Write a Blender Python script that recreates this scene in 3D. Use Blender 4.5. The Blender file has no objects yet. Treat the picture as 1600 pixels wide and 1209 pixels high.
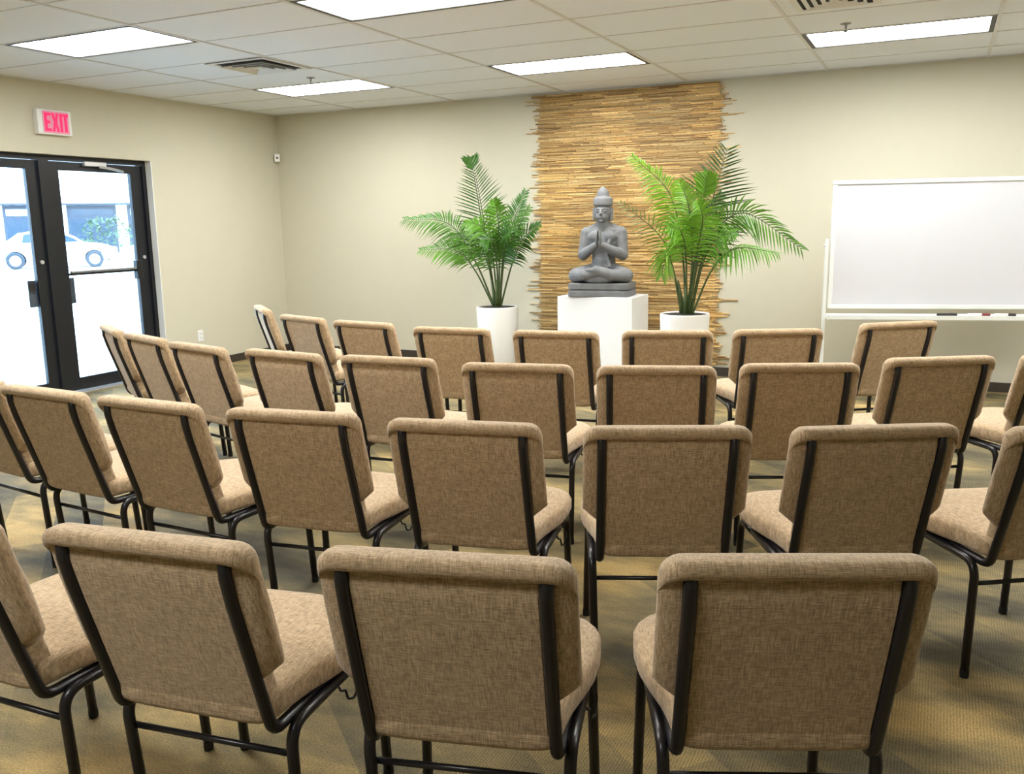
import bpy, bmesh, math, random
from mathutils import Vector, Matrix
random.seed(11)
S = bpy.context.scene
COL = S.collection
PI = math.pi

# ------------------------------------------------------------------ camera, sky, exposure
EYE = 1.4706
cam_data = bpy.data.cameras.new('camera')
cam_data.sensor_fit = 'HORIZONTAL'
cam_data.sensor_width = 36.0
cam_data.lens = 1388.5 * 36.0 / 1600.0
cam_data.clip_start = 0.05
cam_data.clip_end = 400
cam = bpy.data.objects.new('camera', cam_data)
COL.objects.link(cam)
_r = Vector((0.9023, 0.4308, -0.0158)).normalized()
_f = Vector((-0.4262, 0.8861, -0.1824)).normalized()
_u = _r.cross(_f).normalized()
_r = _f.cross(_u).normalized()
cam.matrix_world = Matrix(((_r.x, _u.x, -_f.x, 0), (_r.y, _u.y, -_f.y, 0), (_r.z, _u.z, -_f.z, EYE), (0, 0, 0, 1)))
S.camera = cam

world = bpy.data.worlds.new('overcast_sky')
S.world = world
world.use_nodes = True
_bg = world.node_tree.nodes['Background']
_bg.inputs['Color'].default_value = (0.52, 0.75, 1.0, 1)
_bg.inputs['Strength'].default_value = 20.0

PANEL_STRENGTH = 29.5            # the luminous lenses of the ceiling lights

S.view_settings.view_transform = 'Standard'
S.view_settings.look = 'None'
S.view_settings.exposure = 0.0
S.view_settings.gamma = 1.0
S.view_settings.use_curve_mapping = False

# ------------------------------------------------------------------ helpers: materials
def new_mat(name):
    m = bpy.data.materials.new(name)
    m.use_nodes = True
    nt = m.node_tree
    b = nt.nodes['Principled BSDF']
    return m, nt, b

def N(nt, typ, **kw):
    n = nt.nodes.new(typ)
    for k, v in kw.items():
        if k.startswith('in_'):
            n.inputs[k[3:].replace('_', ' ')].default_value = v
        else:
            setattr(n, k, v)
    return n

def plain(name, col, rough=0.5, metal=0.0, vary=0.06, scale=8.0, bump=0.0, bscale=60.0, spec=None):
    """colour with a slight procedural mottling and optional fine relief"""
    m, nt, b = new_mat(name)
    tc = N(nt, 'ShaderNodeTexCoord')
    nz = N(nt, 'ShaderNodeTexNoise', in_Scale=scale, in_Detail=3.0)
    nt.links.new(tc.outputs['Object'], nz.inputs['Vector'])
    mx = N(nt, 'ShaderNodeMix', data_type='RGBA')
    mx.inputs['A'].default_value = tuple(c * (1 - vary) for c in col) + (1,)
    mx.inputs['B'].default_value = tuple(min(1, c * (1 + vary)) for c in col) + (1,)
    nt.links.new(nz.outputs['Fac'], mx.inputs['Factor'])
    nt.links.new(mx.outputs['Result'], b.inputs['Base Color'])
    b.inputs['Roughness'].default_value = rough
    b.inputs['Metallic'].default_value = metal
    if spec is not None:
        b.inputs['Specular IOR Level'].default_value = spec
    if bump:
        n2 = N(nt, 'ShaderNodeTexNoise', in_Scale=bscale, in_Detail=4.0)
        nt.links.new(tc.outputs['Object'], n2.inputs['Vector'])
        bp = N(nt, 'ShaderNodeBump', in_Strength=bump, in_Distance=0.01)
        nt.links.new(n2.outputs['Fac'], bp.inputs['Height'])
        nt.links.new(bp.outputs['Normal'], b.inputs['Normal'])
    return m

def emit(name, col, strength):
    m, nt, b = new_mat(name)
    b.inputs['Base Color'].default_value = (0.8, 0.8, 0.8, 1)
    b.inputs['Emission Color'].default_value = tuple(col) + (1,)
    if 'letters' in name:
        b.inputs['Base Color'].default_value = (0.5, 0.01, 0.05, 1)
    b.inputs['Emission Strength'].default_value = strength
    return m

def fabric_mat(name, ca, cb):
    m, nt, b = new_mat(name)
    tc = N(nt, 'ShaderNodeTexCoord')
    fac = []
    for sc in ((45, 520, 520), (520, 45, 45)):
        mp = N(nt, 'ShaderNodeMapping')
        mp.inputs['Scale'].default_value = sc
        nt.links.new(tc.outputs['Object'], mp.inputs['Vector'])
        nz = N(nt, 'ShaderNodeTexNoise', in_Scale=1.0, in_Detail=2.0)
        nt.links.new(mp.outputs['Vector'], nz.inputs['Vector'])
        fac.append(nz)
    ad = N(nt, 'ShaderNodeMath', operation='ADD')
    nt.links.new(fac[0].outputs['Fac'], ad.inputs[0])
    nt.links.new(fac[1].outputs['Fac'], ad.inputs[1])
    mr = N(nt, 'ShaderNodeMapRange')
    mr.inputs['From Min'].default_value = 0.72
    mr.inputs['From Max'].default_value = 1.28
    nt.links.new(ad.outputs[0], mr.inputs['Value'])
    mx = N(nt, 'ShaderNodeMix', data_type='RGBA')
    mx.inputs['A'].default_value = tuple(ca) + (1,)
    mx.inputs['B'].default_value = tuple(cb) + (1,)
    nt.links.new(mr.outputs['Result'], mx.inputs['Factor'])
    nt.links.new(mx.outputs['Result'], b.inputs['Base Color'])
    b.inputs['Roughness'].default_value = 0.9
    b.inputs['Specular IOR Level'].default_value = 0.15
    b.inputs['Sheen Weight'].default_value = 0.25
    b.inputs['Sheen Roughness'].default_value = 0.5
    bp = N(nt, 'ShaderNodeBump', in_Strength=0.25, in_Distance=0.002)
    nt.links.new(ad.outputs[0], bp.inputs['Height'])
    nt.links.new(bp.outputs['Normal'], b.inputs['Normal'])
    return m

def carpet_mat():
    m, nt, b = new_mat('patterned_carpet')
    tc = N(nt, 'ShaderNodeTexCoord')
    # streaky yarn clouds along two diagonals
    def streak(rot, sc, seed):
        mp = N(nt, 'ShaderNodeMapping')
        mp.inputs['Rotation'].default_value = (0, 0, rot)
        mp.inputs['Scale'].default_value = sc
        mp.inputs['Location'].default_value = (seed, seed * 2, 0)
        nt.links.new(tc.outputs['Object'], mp.inputs['Vector'])
        nz = N(nt, 'ShaderNodeTexNoise', in_Scale=1.0, in_Detail=4.0, in_Roughness=0.6)
        nt.links.new(mp.outputs['Vector'], nz.inputs['Vector'])
        return nz.outputs['Fac']
    s1 = streak(0.6, (1.3, 2.8, 1), 3.0)
    s2 = streak(-0.7, (1.6, 3.2, 1), 8.0)
    br = N(nt, 'ShaderNodeTexBrick', in_Scale=1.0, in_Mortar_Size=0.0, in_Brick_Width=0.92, in_Row_Height=0.23)
    br.offset = 0.37
    br.inputs['Color1'].default_value = (0.15, 0.15, 0.15, 1)
    br.inputs['Color2'].default_value = (0.85, 0.85, 0.85, 1)
    mpb = N(nt, 'ShaderNodeMapping')
    mpb.inputs['Rotation'].default_value = (0, 0, 0.72)
    nt.links.new(tc.outputs['Object'], mpb.inputs['Vector'])
    nt.links.new(mpb.outputs['Vector'], br.inputs['Vector'])
    a1 = N(nt, 'ShaderNodeMath', operation='ADD')
    nt.links.new(s1, a1.inputs[0]); nt.links.new(s2, a1.inputs[1])
    a2 = N(nt, 'ShaderNodeMath', operation='MULTIPLY_ADD')
    nt.links.new(br.outputs['Color'], a2.inputs[0]); a2.inputs[1].default_value = 0.42
    nt.links.new(a1.outputs[0], a2.inputs[2])
    rp = N(nt, 'ShaderNodeValToRGB')
    mr = N(nt, 'ShaderNodeMapRange')
    mr.inputs['From Min'].default_value = 0.75
    mr.inputs['From Max'].default_value = 1.6
    nt.links.new(a2.outputs[0], mr.inputs['Value'])
    nt.links.new(mr.outputs['Result'], rp.inputs['Fac'])
    el = rp.color_ramp.elements
    el[0].position = 0.1; el[0].color = CARPET[0] + (1,)
    el[1].position = 0.9; el[1].color = CARPET[3] + (1,)
    e = rp.color_ramp.elements.new(0.4); e.color = CARPET[1] + (1,)
    e = rp.color_ramp.elements.new(0.65); e.color = CARPET[2] + (1,)
    # ribs of the loop pile and speckle of the yarn
    wv = N(nt, 'ShaderNodeTexWave', in_Scale=36.0, in_Distortion=0.6, in_Detail=1.0)
    wv.bands_direction = 'X'
    nt.links.new(tc.outputs['Object'], wv.inputs['Vector'])
    sp = N(nt, 'ShaderNodeTexNoise', in_Scale=170.0, in_Detail=2.0)
    nt.links.new(tc.outputs['Object'], sp.inputs['Vector'])
    m1 = N(nt, 'ShaderNodeMath', operation='MULTIPLY_ADD')
    nt.links.new(wv.outputs['Fac'], m1.inputs[0]); m1.inputs[1].default_value = 0.34; m1.inputs[2].default_value = 0.08
    m2 = N(nt, 'ShaderNodeMath', operation='MULTIPLY_ADD')
    nt.links.new(sp.outputs['Fac'], m2.inputs[0]); m2.inputs[1].default_value = 1.5
    nt.links.new(m1.outputs[0], m2.inputs[2])
    mx = N(nt, 'ShaderNodeMix', data_type='RGBA', blend_type='MULTIPLY')
    mx.inputs['Factor'].default_value = 1.0
    nt.links.new(rp.outputs['Color'], mx.inputs['A'])
    nt.links.new(m2.outputs[0], mx.inputs['B'])
    nt.links.new(mx.outputs['Result'], b.inputs['Base Color'])
    b.inputs['Roughness'].default_value = 0.75
    b.inputs['Specular IOR Level'].default_value = 0.25
    bp = N(nt, 'ShaderNodeBump', in_Strength=0.5, in_Distance=0.004)
    nt.links.new(m2.outputs[0], bp.inputs['Height'])
    nt.links.new(bp.outputs['Normal'], b.inputs['Normal'])
    return m

def attr_mat(name, rough=0.6, trans=0.0):
    """colour carried by each piece itself (a face attribute) with a little grain"""
    m, nt, b = new_mat(name)
    at = N(nt, 'ShaderNodeAttribute', attribute_name='piece_colour')
    tc = N(nt, 'ShaderNodeTexCoord')
    nz = N(nt, 'ShaderNodeTexNoise', in_Scale=45.0, in_Detail=3.0)
    nt.links.new(tc.outputs['Object'], nz.inputs['Vector'])
    mr = N(nt, 'ShaderNodeMapRange')
    mr.inputs['To Min'].default_value = 0.75
    mr.inputs['To Max'].default_value = 1.25
    nt.links.new(nz.outputs['Fac'], mr.inputs['Value'])
    mx = N(nt, 'ShaderNodeMix', data_type='RGBA', blend_type='MULTIPLY')
    mx.inputs['Factor'].default_value = 1.0
    nt.links.new(at.outputs['Color'], mx.inputs['A'])
    nt.links.new(mr.outputs['Result'], mx.inputs['B'])
    nt.links.new(mx.outputs['Result'], b.inputs['Base Color'])
    b.inputs['Roughness'].default_value = rough
    if trans:
        tr = N(nt, 'ShaderNodeBsdfTranslucent')
        nt.links.new(mx.outputs['Result'], tr.inputs['Color'])
        ms = N(nt, 'ShaderNodeMixShader')
        ms.inputs[0].default_value = trans
        out = [n for n in nt.nodes if n.type == 'OUTPUT_MATERIAL'][0]
        nt.links.new(b.outputs[0], ms.inputs[1]); nt.links.new(tr.outputs[0], ms.inputs[2])
        nt.links.new(ms.outputs[0], out.inputs['Surface'])
    return m

def glass_mat(name, tint=(0.93, 0.98, 1.0)):
    m, nt, b = new_mat(name)
    out = [n for n in nt.nodes if n.type == 'OUTPUT_MATERIAL'][0]
    tr = N(nt, 'ShaderNodeBsdfTransparent'); tr.inputs['Color'].default_value = tint + (1,)
    gl = N(nt, 'ShaderNodeBsdfGlossy', in_Roughness=0.02)
    fr = N(nt, 'ShaderNodeFresnel', in_IOR=1.45)
    ms = N(nt, 'ShaderNodeMixShader')
    nt.links.new(fr.outputs[0], ms.inputs[0]); nt.links.new(tr.outputs[0], ms.inputs[1]); nt.links.new(gl.outputs[0], ms.inputs[2])
    nt.links.new(ms.outputs[0], out.inputs['Surface'])
    return m

CARPET = [(0.048, 0.042, 0.032), (0.130, 0.110, 0.062), (0.27, 0.207, 0.095), (0.52, 0.365, 0.145)]
M = {}
M['wall'] = plain('beige_wall_paint', (0.59, 0.56, 0.445), 0.85, vary=0.02, bump=0.05, bscale=250, spec=0.2)
M['ceil'] = plain('white_mineral_tile', (0.80, 0.84, 0.90), 0.95, vary=0.03, scale=40, bump=0.25, bscale=350, spec=0.1)  # white tile tinted cool: bluish daylight put into the colour against warm bounce
M['grid'] = plain('grey_ceiling_grid', (0.66, 0.66, 0.66), 0.6)
M['baseboard'] = plain('dark_brown_vinyl', (0.045, 0.035, 0.027), 0.5)
M['carpet'] = carpet_mat()
M['fabric'] = fabric_mat('beige_tweed', (0.235, 0.163, 0.088), (0.62, 0.455, 0.285))
M['tube'] = plain('black_metal_tube', (0.012, 0.011, 0.013), 0.32, metal=0.0, spec=0.5)
M['rubber'] = plain('black_rubber', (0.01, 0.01, 0.01), 0.7)
M['black'] = plain('black_door_aluminium', (0.008, 0.009, 0.012), 0.4, spec=0.4)
M['alu'] = plain('silver_aluminium', (0.62, 0.63, 0.64), 0.35, metal=0.6)
M['glass'] = glass_mat('door_glass')
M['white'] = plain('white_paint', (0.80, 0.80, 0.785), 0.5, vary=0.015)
M['ceramic'] = plain('white_glazed_pot', (0.74, 0.73, 0.69), 0.3, vary=0.02)
M['soil'] = plain('dark_soil', (0.02, 0.015, 0.01), 0.95, bump=0.6, bscale=80)
M['stone'] = plain('grey_volcanic_stone', (0.16, 0.163, 0.168), 0.8, vary=0.35, scale=14, bump=0.35, bscale=90)
M['board'] = plain('whiteboard_enamel', (0.60, 0.61, 0.64), 0.12, vary=0.01, scale=2, spec=0.4)
M['board_frame'] = plain('pale_board_frame', (0.72, 0.74, 0.71), 0.4)
M['twig'] = attr_mat('bamboo_twig', 0.6)
M['matback'] = plain('mat_backing', (0.42, 0.27, 0.11), 0.9, vary=0.2, scale=30)
M['leaf'] = attr_mat('palm_leaf', 0.38, 0.25)
M['stem'] = plain('palm_stem', (0.05, 0.08, 0.02), 0.5, vary=0.3, scale=20)
M['lens'] = emit('luminous_lens', (1.0, 1.0, 0.98), PANEL_STRENGTH)
M['rim'] = plain('dark_light_rim', (0.03, 0.03, 0.03), 0.5)
M['exit_red'] = emit('lit_red_letters', (1.0, 0.0, 0.14), 0.85)
M['exit_face'] = plain('pale_pink_face', (0.80, 0.28, 0.42), 0.4)
M['vent'] = plain('white_vent_metal', (0.7, 0.71, 0.7), 0.5)
M['duct'] = plain('dark_duct', (0.012, 0.012, 0.014), 0.9)
M['asphalt'] = plain('pale_concrete_lot', (0.55, 0.55, 0.54), 0.9, vary=0.08, scale=0.6)
M['car_white'] = plain('white_car_paint', (0.82, 0.83, 0.84), 0.2)
M['car_glass'] = plain('dark_car_glass', (0.03, 0.05, 0.09), 0.1)
M['tyre'] = plain('tyre_rubber', (0.025, 0.03, 0.04), 0.8)
M['bar'] = plain('dull_bar_metal', (0.30, 0.31, 0.33), 0.35, metal=0.7)
M['hub'] = plain('wheel_hub', (0.62, 0.65, 0.7), 0.4)
M['fascia'] = plain('white_fascia', (0.85, 0.85, 0.83), 0.8)
M['shopglass'] = plain('blue_shop_glass', (0.012, 0.028, 0.055), 0.15)
M['shopframe'] = plain('blue_grey_frame', (0.018, 0.028, 0.05), 0.5)
M['shrub'] = attr_mat('shrub_leaf', 0.6)
M['marker_black'] = plain('black_marker', (0.015, 0.013, 0.015), 0.4)
M['marker_red'] = plain('dark_red_marker', (0.16, 0.02, 0.02), 0.4)

# ------------------------------------------------------------------ helpers: meshes and objects
def link(name, mesh, mat=None, parent=None, smooth=False, **props):
    if mat is not None and not mesh.materials:
        mesh.materials.append(mat)
    if smooth:
        mesh.polygons.foreach_set('use_smooth', [True] * len(mesh.polygons))
    o = bpy.data.objects.new(name, mesh)
    COL.objects.link(o)
    if parent is not None:
        o.parent = parent
    for k, v in props.items():
        o[k] = v
    return o

def thing(name, label, category, loc=(0, 0, 0), rz=0.0, group=None, kind=None):
    o = bpy.data.objects.new(name, None)
    o.empty_display_size = 0.1
    COL.objects.link(o)
    o.location = loc
    o.rotation_euler = (0, 0, rz)
    o['label'] = label
    o['category'] = category
    if group: o['group'] = group
    if kind: o['kind'] = kind
    return o

def tag(o, label, category, group=None, kind=None):
    o['label'] = label; o['category'] = category
    if group: o['group'] = group
    if kind: o['kind'] = kind
    return o

def mesh_of(name, V, F, sharp=None):
    me = bpy.data.meshes.new(name)
    me.from_pydata([tuple(v) for v in V], [], F)
    me.validate()
    me.update()
    return me

def from_bm(name, bm):
    me = bpy.data.meshes.new(name)
    bmesh.ops.recalc_face_normals(bm, faces=bm.faces)
    bm.to_mesh(me); bm.free()
    return me

def box_mesh(name, x0, x1, y0, y1, z0, z1, bevel=0.0, seg=2):
    bm = bmesh.new()
    bmesh.ops.create_cube(bm, size=1.0)
    for v in bm.verts:
        v.co = Vector(((x0 + x1) / 2 + v.co.x * (x1 - x0), (y0 + y1) / 2 + v.co.y * (y1 - y0), (z0 + z1) / 2 + v.co.z * (z1 - z0)))
    if bevel:
        bmesh.ops.bevel(bm, geom=list(bm.edges), offset=bevel, segments=seg, affect='EDGES', profile=0.5)
    return from_bm(name, bm)

def box(name, b, mat, parent=None, bevel=0.0, **props):
    return link(name, box_mesh(name, *b, bevel=bevel), mat, parent, **props)

def prism_mesh(name, pts, axis, a0, a1, bevel=0.0):
    """extrude a 2D outline along an axis; pts are the other two coordinates in order"""
    def mk(p, a):
        return {'x': (a, p[0], p[1]), 'y': (p[0], a, p[1]), 'z': (p[0], p[1], a)}[axis]
    bm = bmesh.new()
    v0 = [bm.verts.new(mk(p, a0)) for p in pts]
    v1 = [bm.verts.new(mk(p, a1)) for p in pts]
    bm.faces.new(v0); bm.faces.new(list(reversed(v1)))
    n = len(pts)
    for i in range(n):
        bm.faces.new((v0[i], v1[i], v1[(i + 1) % n], v0[(i + 1) % n]))
    if bevel:
        bmesh.ops.recalc_face_normals(bm, faces=bm.faces)
        bmesh.ops.bevel(bm, geom=list(bm.edges), offset=bevel, segments=2, affect='EDGES', profile=0.5)
    return from_bm(name, bm)

def lathe_mesh(name, prof, seg=32, center=(0, 0)):
    V, F = [], []
    n = len(prof)
    for i in range(seg):
        a = 2 * PI * i / seg
        for r, z in prof:
            V.append((center[0] + r * math.cos(a), center[1] + r * math.sin(a), z))
    for i in range(seg):
        j = (i + 1) % seg
        for k in range(n - 1):
            F.append((i * n + k, j * n + k, j * n + k + 1, i * n + k + 1))
    me = mesh_of(name, V, F)
    bm = bmesh.new(); bm.from_mesh(me)
    bmesh.ops.remove_doubles(bm, verts=bm.verts, dist=1e-6)
    bmesh.ops.holes_fill(bm, edges=bm.edges, sides=0)
    bmesh.ops.recalc_face_normals(bm, faces=bm.faces)
    bm.to_mesh(me); bm.free()
    return me

def fillet(pts, rad, n=6):
    pts = [Vector(p) for p in pts]
    out = [pts[0]]
    for i in range(1, len(pts) - 1):
        a, p, c = pts[i - 1], pts[i], pts[i + 1]
        d0 = (a - p); d1 = (c - p)
        ang = d0.angle(d1)
        t = min(rad / max(math.tan(ang / 2), 1e-3), d0.length * 0.48, d1.length * 0.48)
        s = p + d0.normalized() * t
        e = p + d1.normalized() * t
        for k in range(n + 1):
            w = k / n
            out.append(s * (1 - w) ** 2 + p * 2 * w * (1 - w) + e * w * w)
    out.append(pts[-1])
    return out

def sweep(pts, rad, seg=10, cap=True, closed=False, V=None, F=None):
    """round tube along a path; rad is a number or a list"""
    pts = [Vector(p) for p in pts]
    V = [] if V is None else V
    F = [] if F is None else F
    n = len(pts)
    base = len(V)
    up = None
    for i, p in enumerate(pts):
        if closed:
            t = (pts[(i + 1) % n] - pts[i - 1]).normalized()
        else:
            t = (pts[min(i + 1, n - 1)] - pts[max(i - 1, 0)]).normalized()
        if up is None:
            ref = Vector((0, 0, 1)) if abs(t.z) < 0.9 else Vector((1, 0, 0))
            up = t.cross(ref).normalized()
        up = (up - t * up.dot(t)).normalized()
        sd = t.cross(up)
        r = rad[i] if isinstance(rad, (list, tuple)) else rad
        for k in range(seg):
            a = 2 * PI * k / seg
            V.append(p + up * (r * math.cos(a)) + sd * (r * math.sin(a)))
    m = n if closed else n - 1
    for i in range(m):
        j = (i + 1) % n
        for k in range(seg):
            l = (k + 1) % seg
            F.append((base + i * seg + k, base + i * seg + l, base + j * seg + l, base + j * seg + k))
    if cap and not closed:
        F.append(tuple(base + k for k in reversed(range(seg))))
        F.append(tuple(base + (n - 1) * seg + k for k in range(seg)))
    return V, F

def tube_mesh(name, pts, rad, seg=10, closed=False):
    V, F = sweep(pts, rad, seg, closed=closed)
    return mesh_of(name, V, F)

def loft_mesh(name, rings):
    """close rings of equal point count into one skin with capped ends"""
    V, F = [], []
    n = len(rings[0])
    for r in rings:
        V += [tuple(p) for p in r]
    for i in range(len(rings) - 1):
        for k in range(n):
            l = (k + 1) % n
            F.append((i * n + k, i * n + l, (i + 1) * n + l, (i + 1) * n + k))
    F.append(tuple(reversed(range(n))))
    F.append(tuple((len(rings) - 1) * n + k for k in range(n)))
    me = mesh_of(name, V, F)
    bm = bmesh.new(); bm.from_mesh(me)
    bmesh.ops.recalc_face_normals(bm, faces=bm.faces)
    bm.to_mesh(me); bm.free()
    return me

def paint(me, cols):
    """one colour per face, carried by the piece"""
    at = me.color_attributes.new('piece_colour', 'FLOAT_COLOR', 'CORNER')
    buf = []
    for p in me.polygons:
        c = cols[p.index]
        for _ in range(p.loop_total):
            buf += [c[0], c[1], c[2], 1.0]
    at.data.foreach_set('color', buf)

def box_into(V, F, x0, x1, y0, y1, z0, z1):
    b = len(V)
    V += [(x0, y0, z0), (x1, y0, z0), (x1, y1, z0), (x0, y1, z0), (x0, y0, z1), (x1, y0, z1), (x1, y1, z1), (x0, y1, z1)]
    F += [(b, b + 3, b + 2, b + 1), (b + 4, b + 5, b + 6, b + 7), (b, b + 1, b + 5, b + 4), (b + 1, b + 2, b + 6, b + 5), (b + 2, b + 3, b + 7, b + 6), (b + 3, b, b + 4, b + 7)]

# ------------------------------------------------------------------ the room
HC = 2.709            # ceiling height
YB = 8.383            # back wall
XL = -6.990           # wall with the glass doors
XR = 3.895            # wall beyond the whiteboard
YF = -3.67            # wall behind the viewer
TX, TY = 1.2192, 0.6096
GX0, GY0 = -3.4205, 7.302     # one crossing of the ceiling grid
D0, D1, DH = 4.285, 6.515, 2.11   # doorway

tag(box('floor', (XL - 0.15, XR + 0.15, YF - 0.15, YB + 0.15, -0.12, 0.0), M['carpet'], kind='structure'),
    'patterned brown and olive loop pile carpet under the rows of chairs', 'carpet')
tag(box('wall_back', (XL - 0.15, XR + 0.15, YB, YB + 0.15, 0.0, HC + 0.35), M['wall'], kind='structure'),
    'beige painted wall behind the stone statue and the palms', 'wall')
wl = prism_mesh('wall_left', [(YF - 0.15, 0.0), (D0, 0.0), (D0, DH), (D1, DH), (D1, 0.0), (YB, 0.0), (YB, HC + 0.35), (YF - 0.15, HC + 0.35)], 'x', XL - 0.17, XL)
tag(link('wall_left', wl, M['wall'], kind='structure'), 'beige painted wall around the black glass doors', 'wall')
tag(box('wall_right', (XR, XR + 0.15, YF - 0.15, YB, 0.0, HC + 0.35), M['wall'], kind='structure'),
    'beige painted wall beyond the far end of the whiteboard', 'wall')
tag(box('wall_rear', (XL, XR, YF - 0.15, YF, 0.0, HC + 0.35), M['wall'], kind='structure'),
    'beige painted wall facing the statue across the room', 'wall')

tag(box('baseboard_back', (XL + 0.012, XR, YB - 0.012, YB, 0.0, 0.083), M['baseboard'], kind='structure', bevel=0.003),
    'dark brown baseboard along the wall behind the statue', 'baseboard')
tag(box('baseboard_left', (XL, XL + 0.012, D1 + 0.01, YB, 0.0, 0.083), M['baseboard'], kind='structure', bevel=0.003),
    'dark brown baseboard between the glass doors and the corner', 'baseboard')

# suspended ceiling: slab above, tiles one by one in a metal grid
ceiling = box('ceiling', (XL - 0.15, XR + 0.15, YF - 0.15, YB + 0.15, HC + 0.30, HC + 0.36), M['duct'], kind='structure')
tag(ceiling, 'suspended ceiling of pale rectangular tiles in a thin metal grid', 'ceiling')
LIGHT_CELLS = [(c, r) for c in (-2, 0, 2, 4) for r in (0, 4)] + [(-2, 8), (0, 8), (1, 12)]  # last panel is unseen, added off the pattern to light the rear chairs
VENT_CELLS = [(-2, 2, 1), (2, 2, 0)]      # column, row, which half of the cell
tile_cache = {}
def ceil_tile(x0, x1, y0, y1):
    w, d = round(x1 - x0, 3), round(y1 - y0, 3)
    if (w, d) not in tile_cache:
        tile_cache[(w, d)] = box_mesh('ceiling_tile', 0.004, w - 0.004, 0.004, d - 0.004, 0.0, 0.015)
    o = link('ceiling_tile', tile_cache[(w, d)], M['ceil'], ceiling)
    o.location = (x0, y0, HC + 0.0035 + random.uniform(0, 0.0015))
cols = [c for c in range(-4, 8)]
for c in cols:
    x0 = GX0 + TX * c; x1 = x0 + TX
    x0, x1 = max(x0, XL), min(x1, XR)
    if x1 - x0 < 0.03: continue
    for r in range(-2, 19):
        y1 = GY0 - TY * r; y0 = y1 - TY
        y0, y1 = max(y0, YF), min(y1, YB)
        if y1 - y0 < 0.03 or (c, r) in LIGHT_CELLS: continue
        v = [q for q in VENT_CELLS if q[:2] == (c, r)]
        if v:
            xm = (x0 + x1) / 2
            if v[0][2] == 1: ceil_tile(x0, xm, y0, y1)
            else: ceil_tile(x0, x1, y0, y1)
            continue
        ceil_tile(x0, x1, y0, y1)
for c in cols:
    x = GX0 + TX * c
    if XL + 0.02 < x < XR - 0.02:
        box('grid_runner', (x - 0.012, x + 0.012, YF, YB, HC - 0.001, HC + 0.03), M['grid'], ceiling)
cross_cache = {}
for r in range(-2, 20):
    y = GY0 - TY * r
    if YF + 0.02 < y < YB - 0.02:
        for c in cols:
            a, b = max(GX0 + TX * c + 0.0125, XL), min(GX0 + TX * (c + 1) - 0.0125, XR)
            if b - a < 0.05: continue
            w = round(b - a, 3)
            if w not in cross_cache:
                cross_cache[w] = box_mesh('grid_cross_tee', 0, w, -0.007, 0.007, 0, 0.03)
            o = link('grid_cross_tee', cross_cache[w], M['grid'], ceiling)
            o.location = (a, y, HC + 0.0005)
for nm, b in (('wall_angle', (XL, XR, YB - 0.02, YB, HC - 0.002, HC + 0.004)), ('wall_angle', (XL, XL + 0.02, YF, YB - 0.02, HC - 0.002, HC + 0.004))):
    box(nm, b, M['grid'], ceiling)

# ------------------------------------------------------------------ ceiling lights, vents, sprinklers
LIGHT_LABELS = {
    (-2, 0): 'lit ceiling light panel above the door end, close to the wall behind the statue',
    (0, 0): 'lit ceiling light panel just in front of the bamboo hanging',
    (2, 0): 'lit ceiling light panel above the whiteboard with a sprinkler beside it',
    (-2, 4): 'lit ceiling light panel nearest the exit sign',
    (0, 4): 'lit ceiling light panel cut by the top edge of the photo',
}
W_, D_ = TX, TY
rim_b = bmesh.new()
o4 = [(-0.592, -0.292), (0.592, -0.292), (0.592, 0.292), (-0.592, 0.292)]
i4 = [(-0.566, -0.266), (0.566, -0.266), (0.566, 0.266), (-0.566, 0.266)]
ring = {}
for nm, pts, z in (('ob', o4, 0.0), ('ib', i4, 0.0), ('ot', o4, 0.03), ('it', i4, 0.03)):
    ring[nm] = [rim_b.verts.new((p[0], p[1], z)) for p in pts]
for k in range(4):
    l = (k + 1) % 4
    rim_b.faces.new((ring['ob'][k], ring['ib'][k], ring['ib'][l], ring['ob'][l]))
    rim_b.faces.new((ring['ib'][k], ring['it'][k], ring['it'][l], ring['ib'][l]))
    rim_b.faces.new((ring['ob'][l], ring['ot'][l], ring['ot'][k], ring['ob'][k]))
    rim_b.faces.new((ring['ot'][l], ring['it'][l], ring['it'][k], ring['ot'][k]))
rim_me = from_bm('light_rim', rim_b)
lens_me = box_mesh('light_lens', -0.566, 0.566, -0.266, 0.266, 0.006, 0.014)
house_me = box_mesh('light_housing', -0.59, 0.59, -0.29, 0.29, 0.031, 0.11)
for c, r in LIGHT_CELLS:
    cx = GX0 + TX * (c + 0.5); cy = GY0 - TY * (r + 0.5)
    lab = LIGHT_LABELS.get((c, r), 'lit ceiling light panel out of the picture over the viewer\'s side')
    t = thing('ceiling_light', lab, 'ceiling light', (cx, cy, HC), group='ceiling light panels')
    link('rim', rim_me, M['rim'], t)
    link('lens', lens_me, M['lens'], t)
    link('housing', house_me, M['vent'], t)

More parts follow.
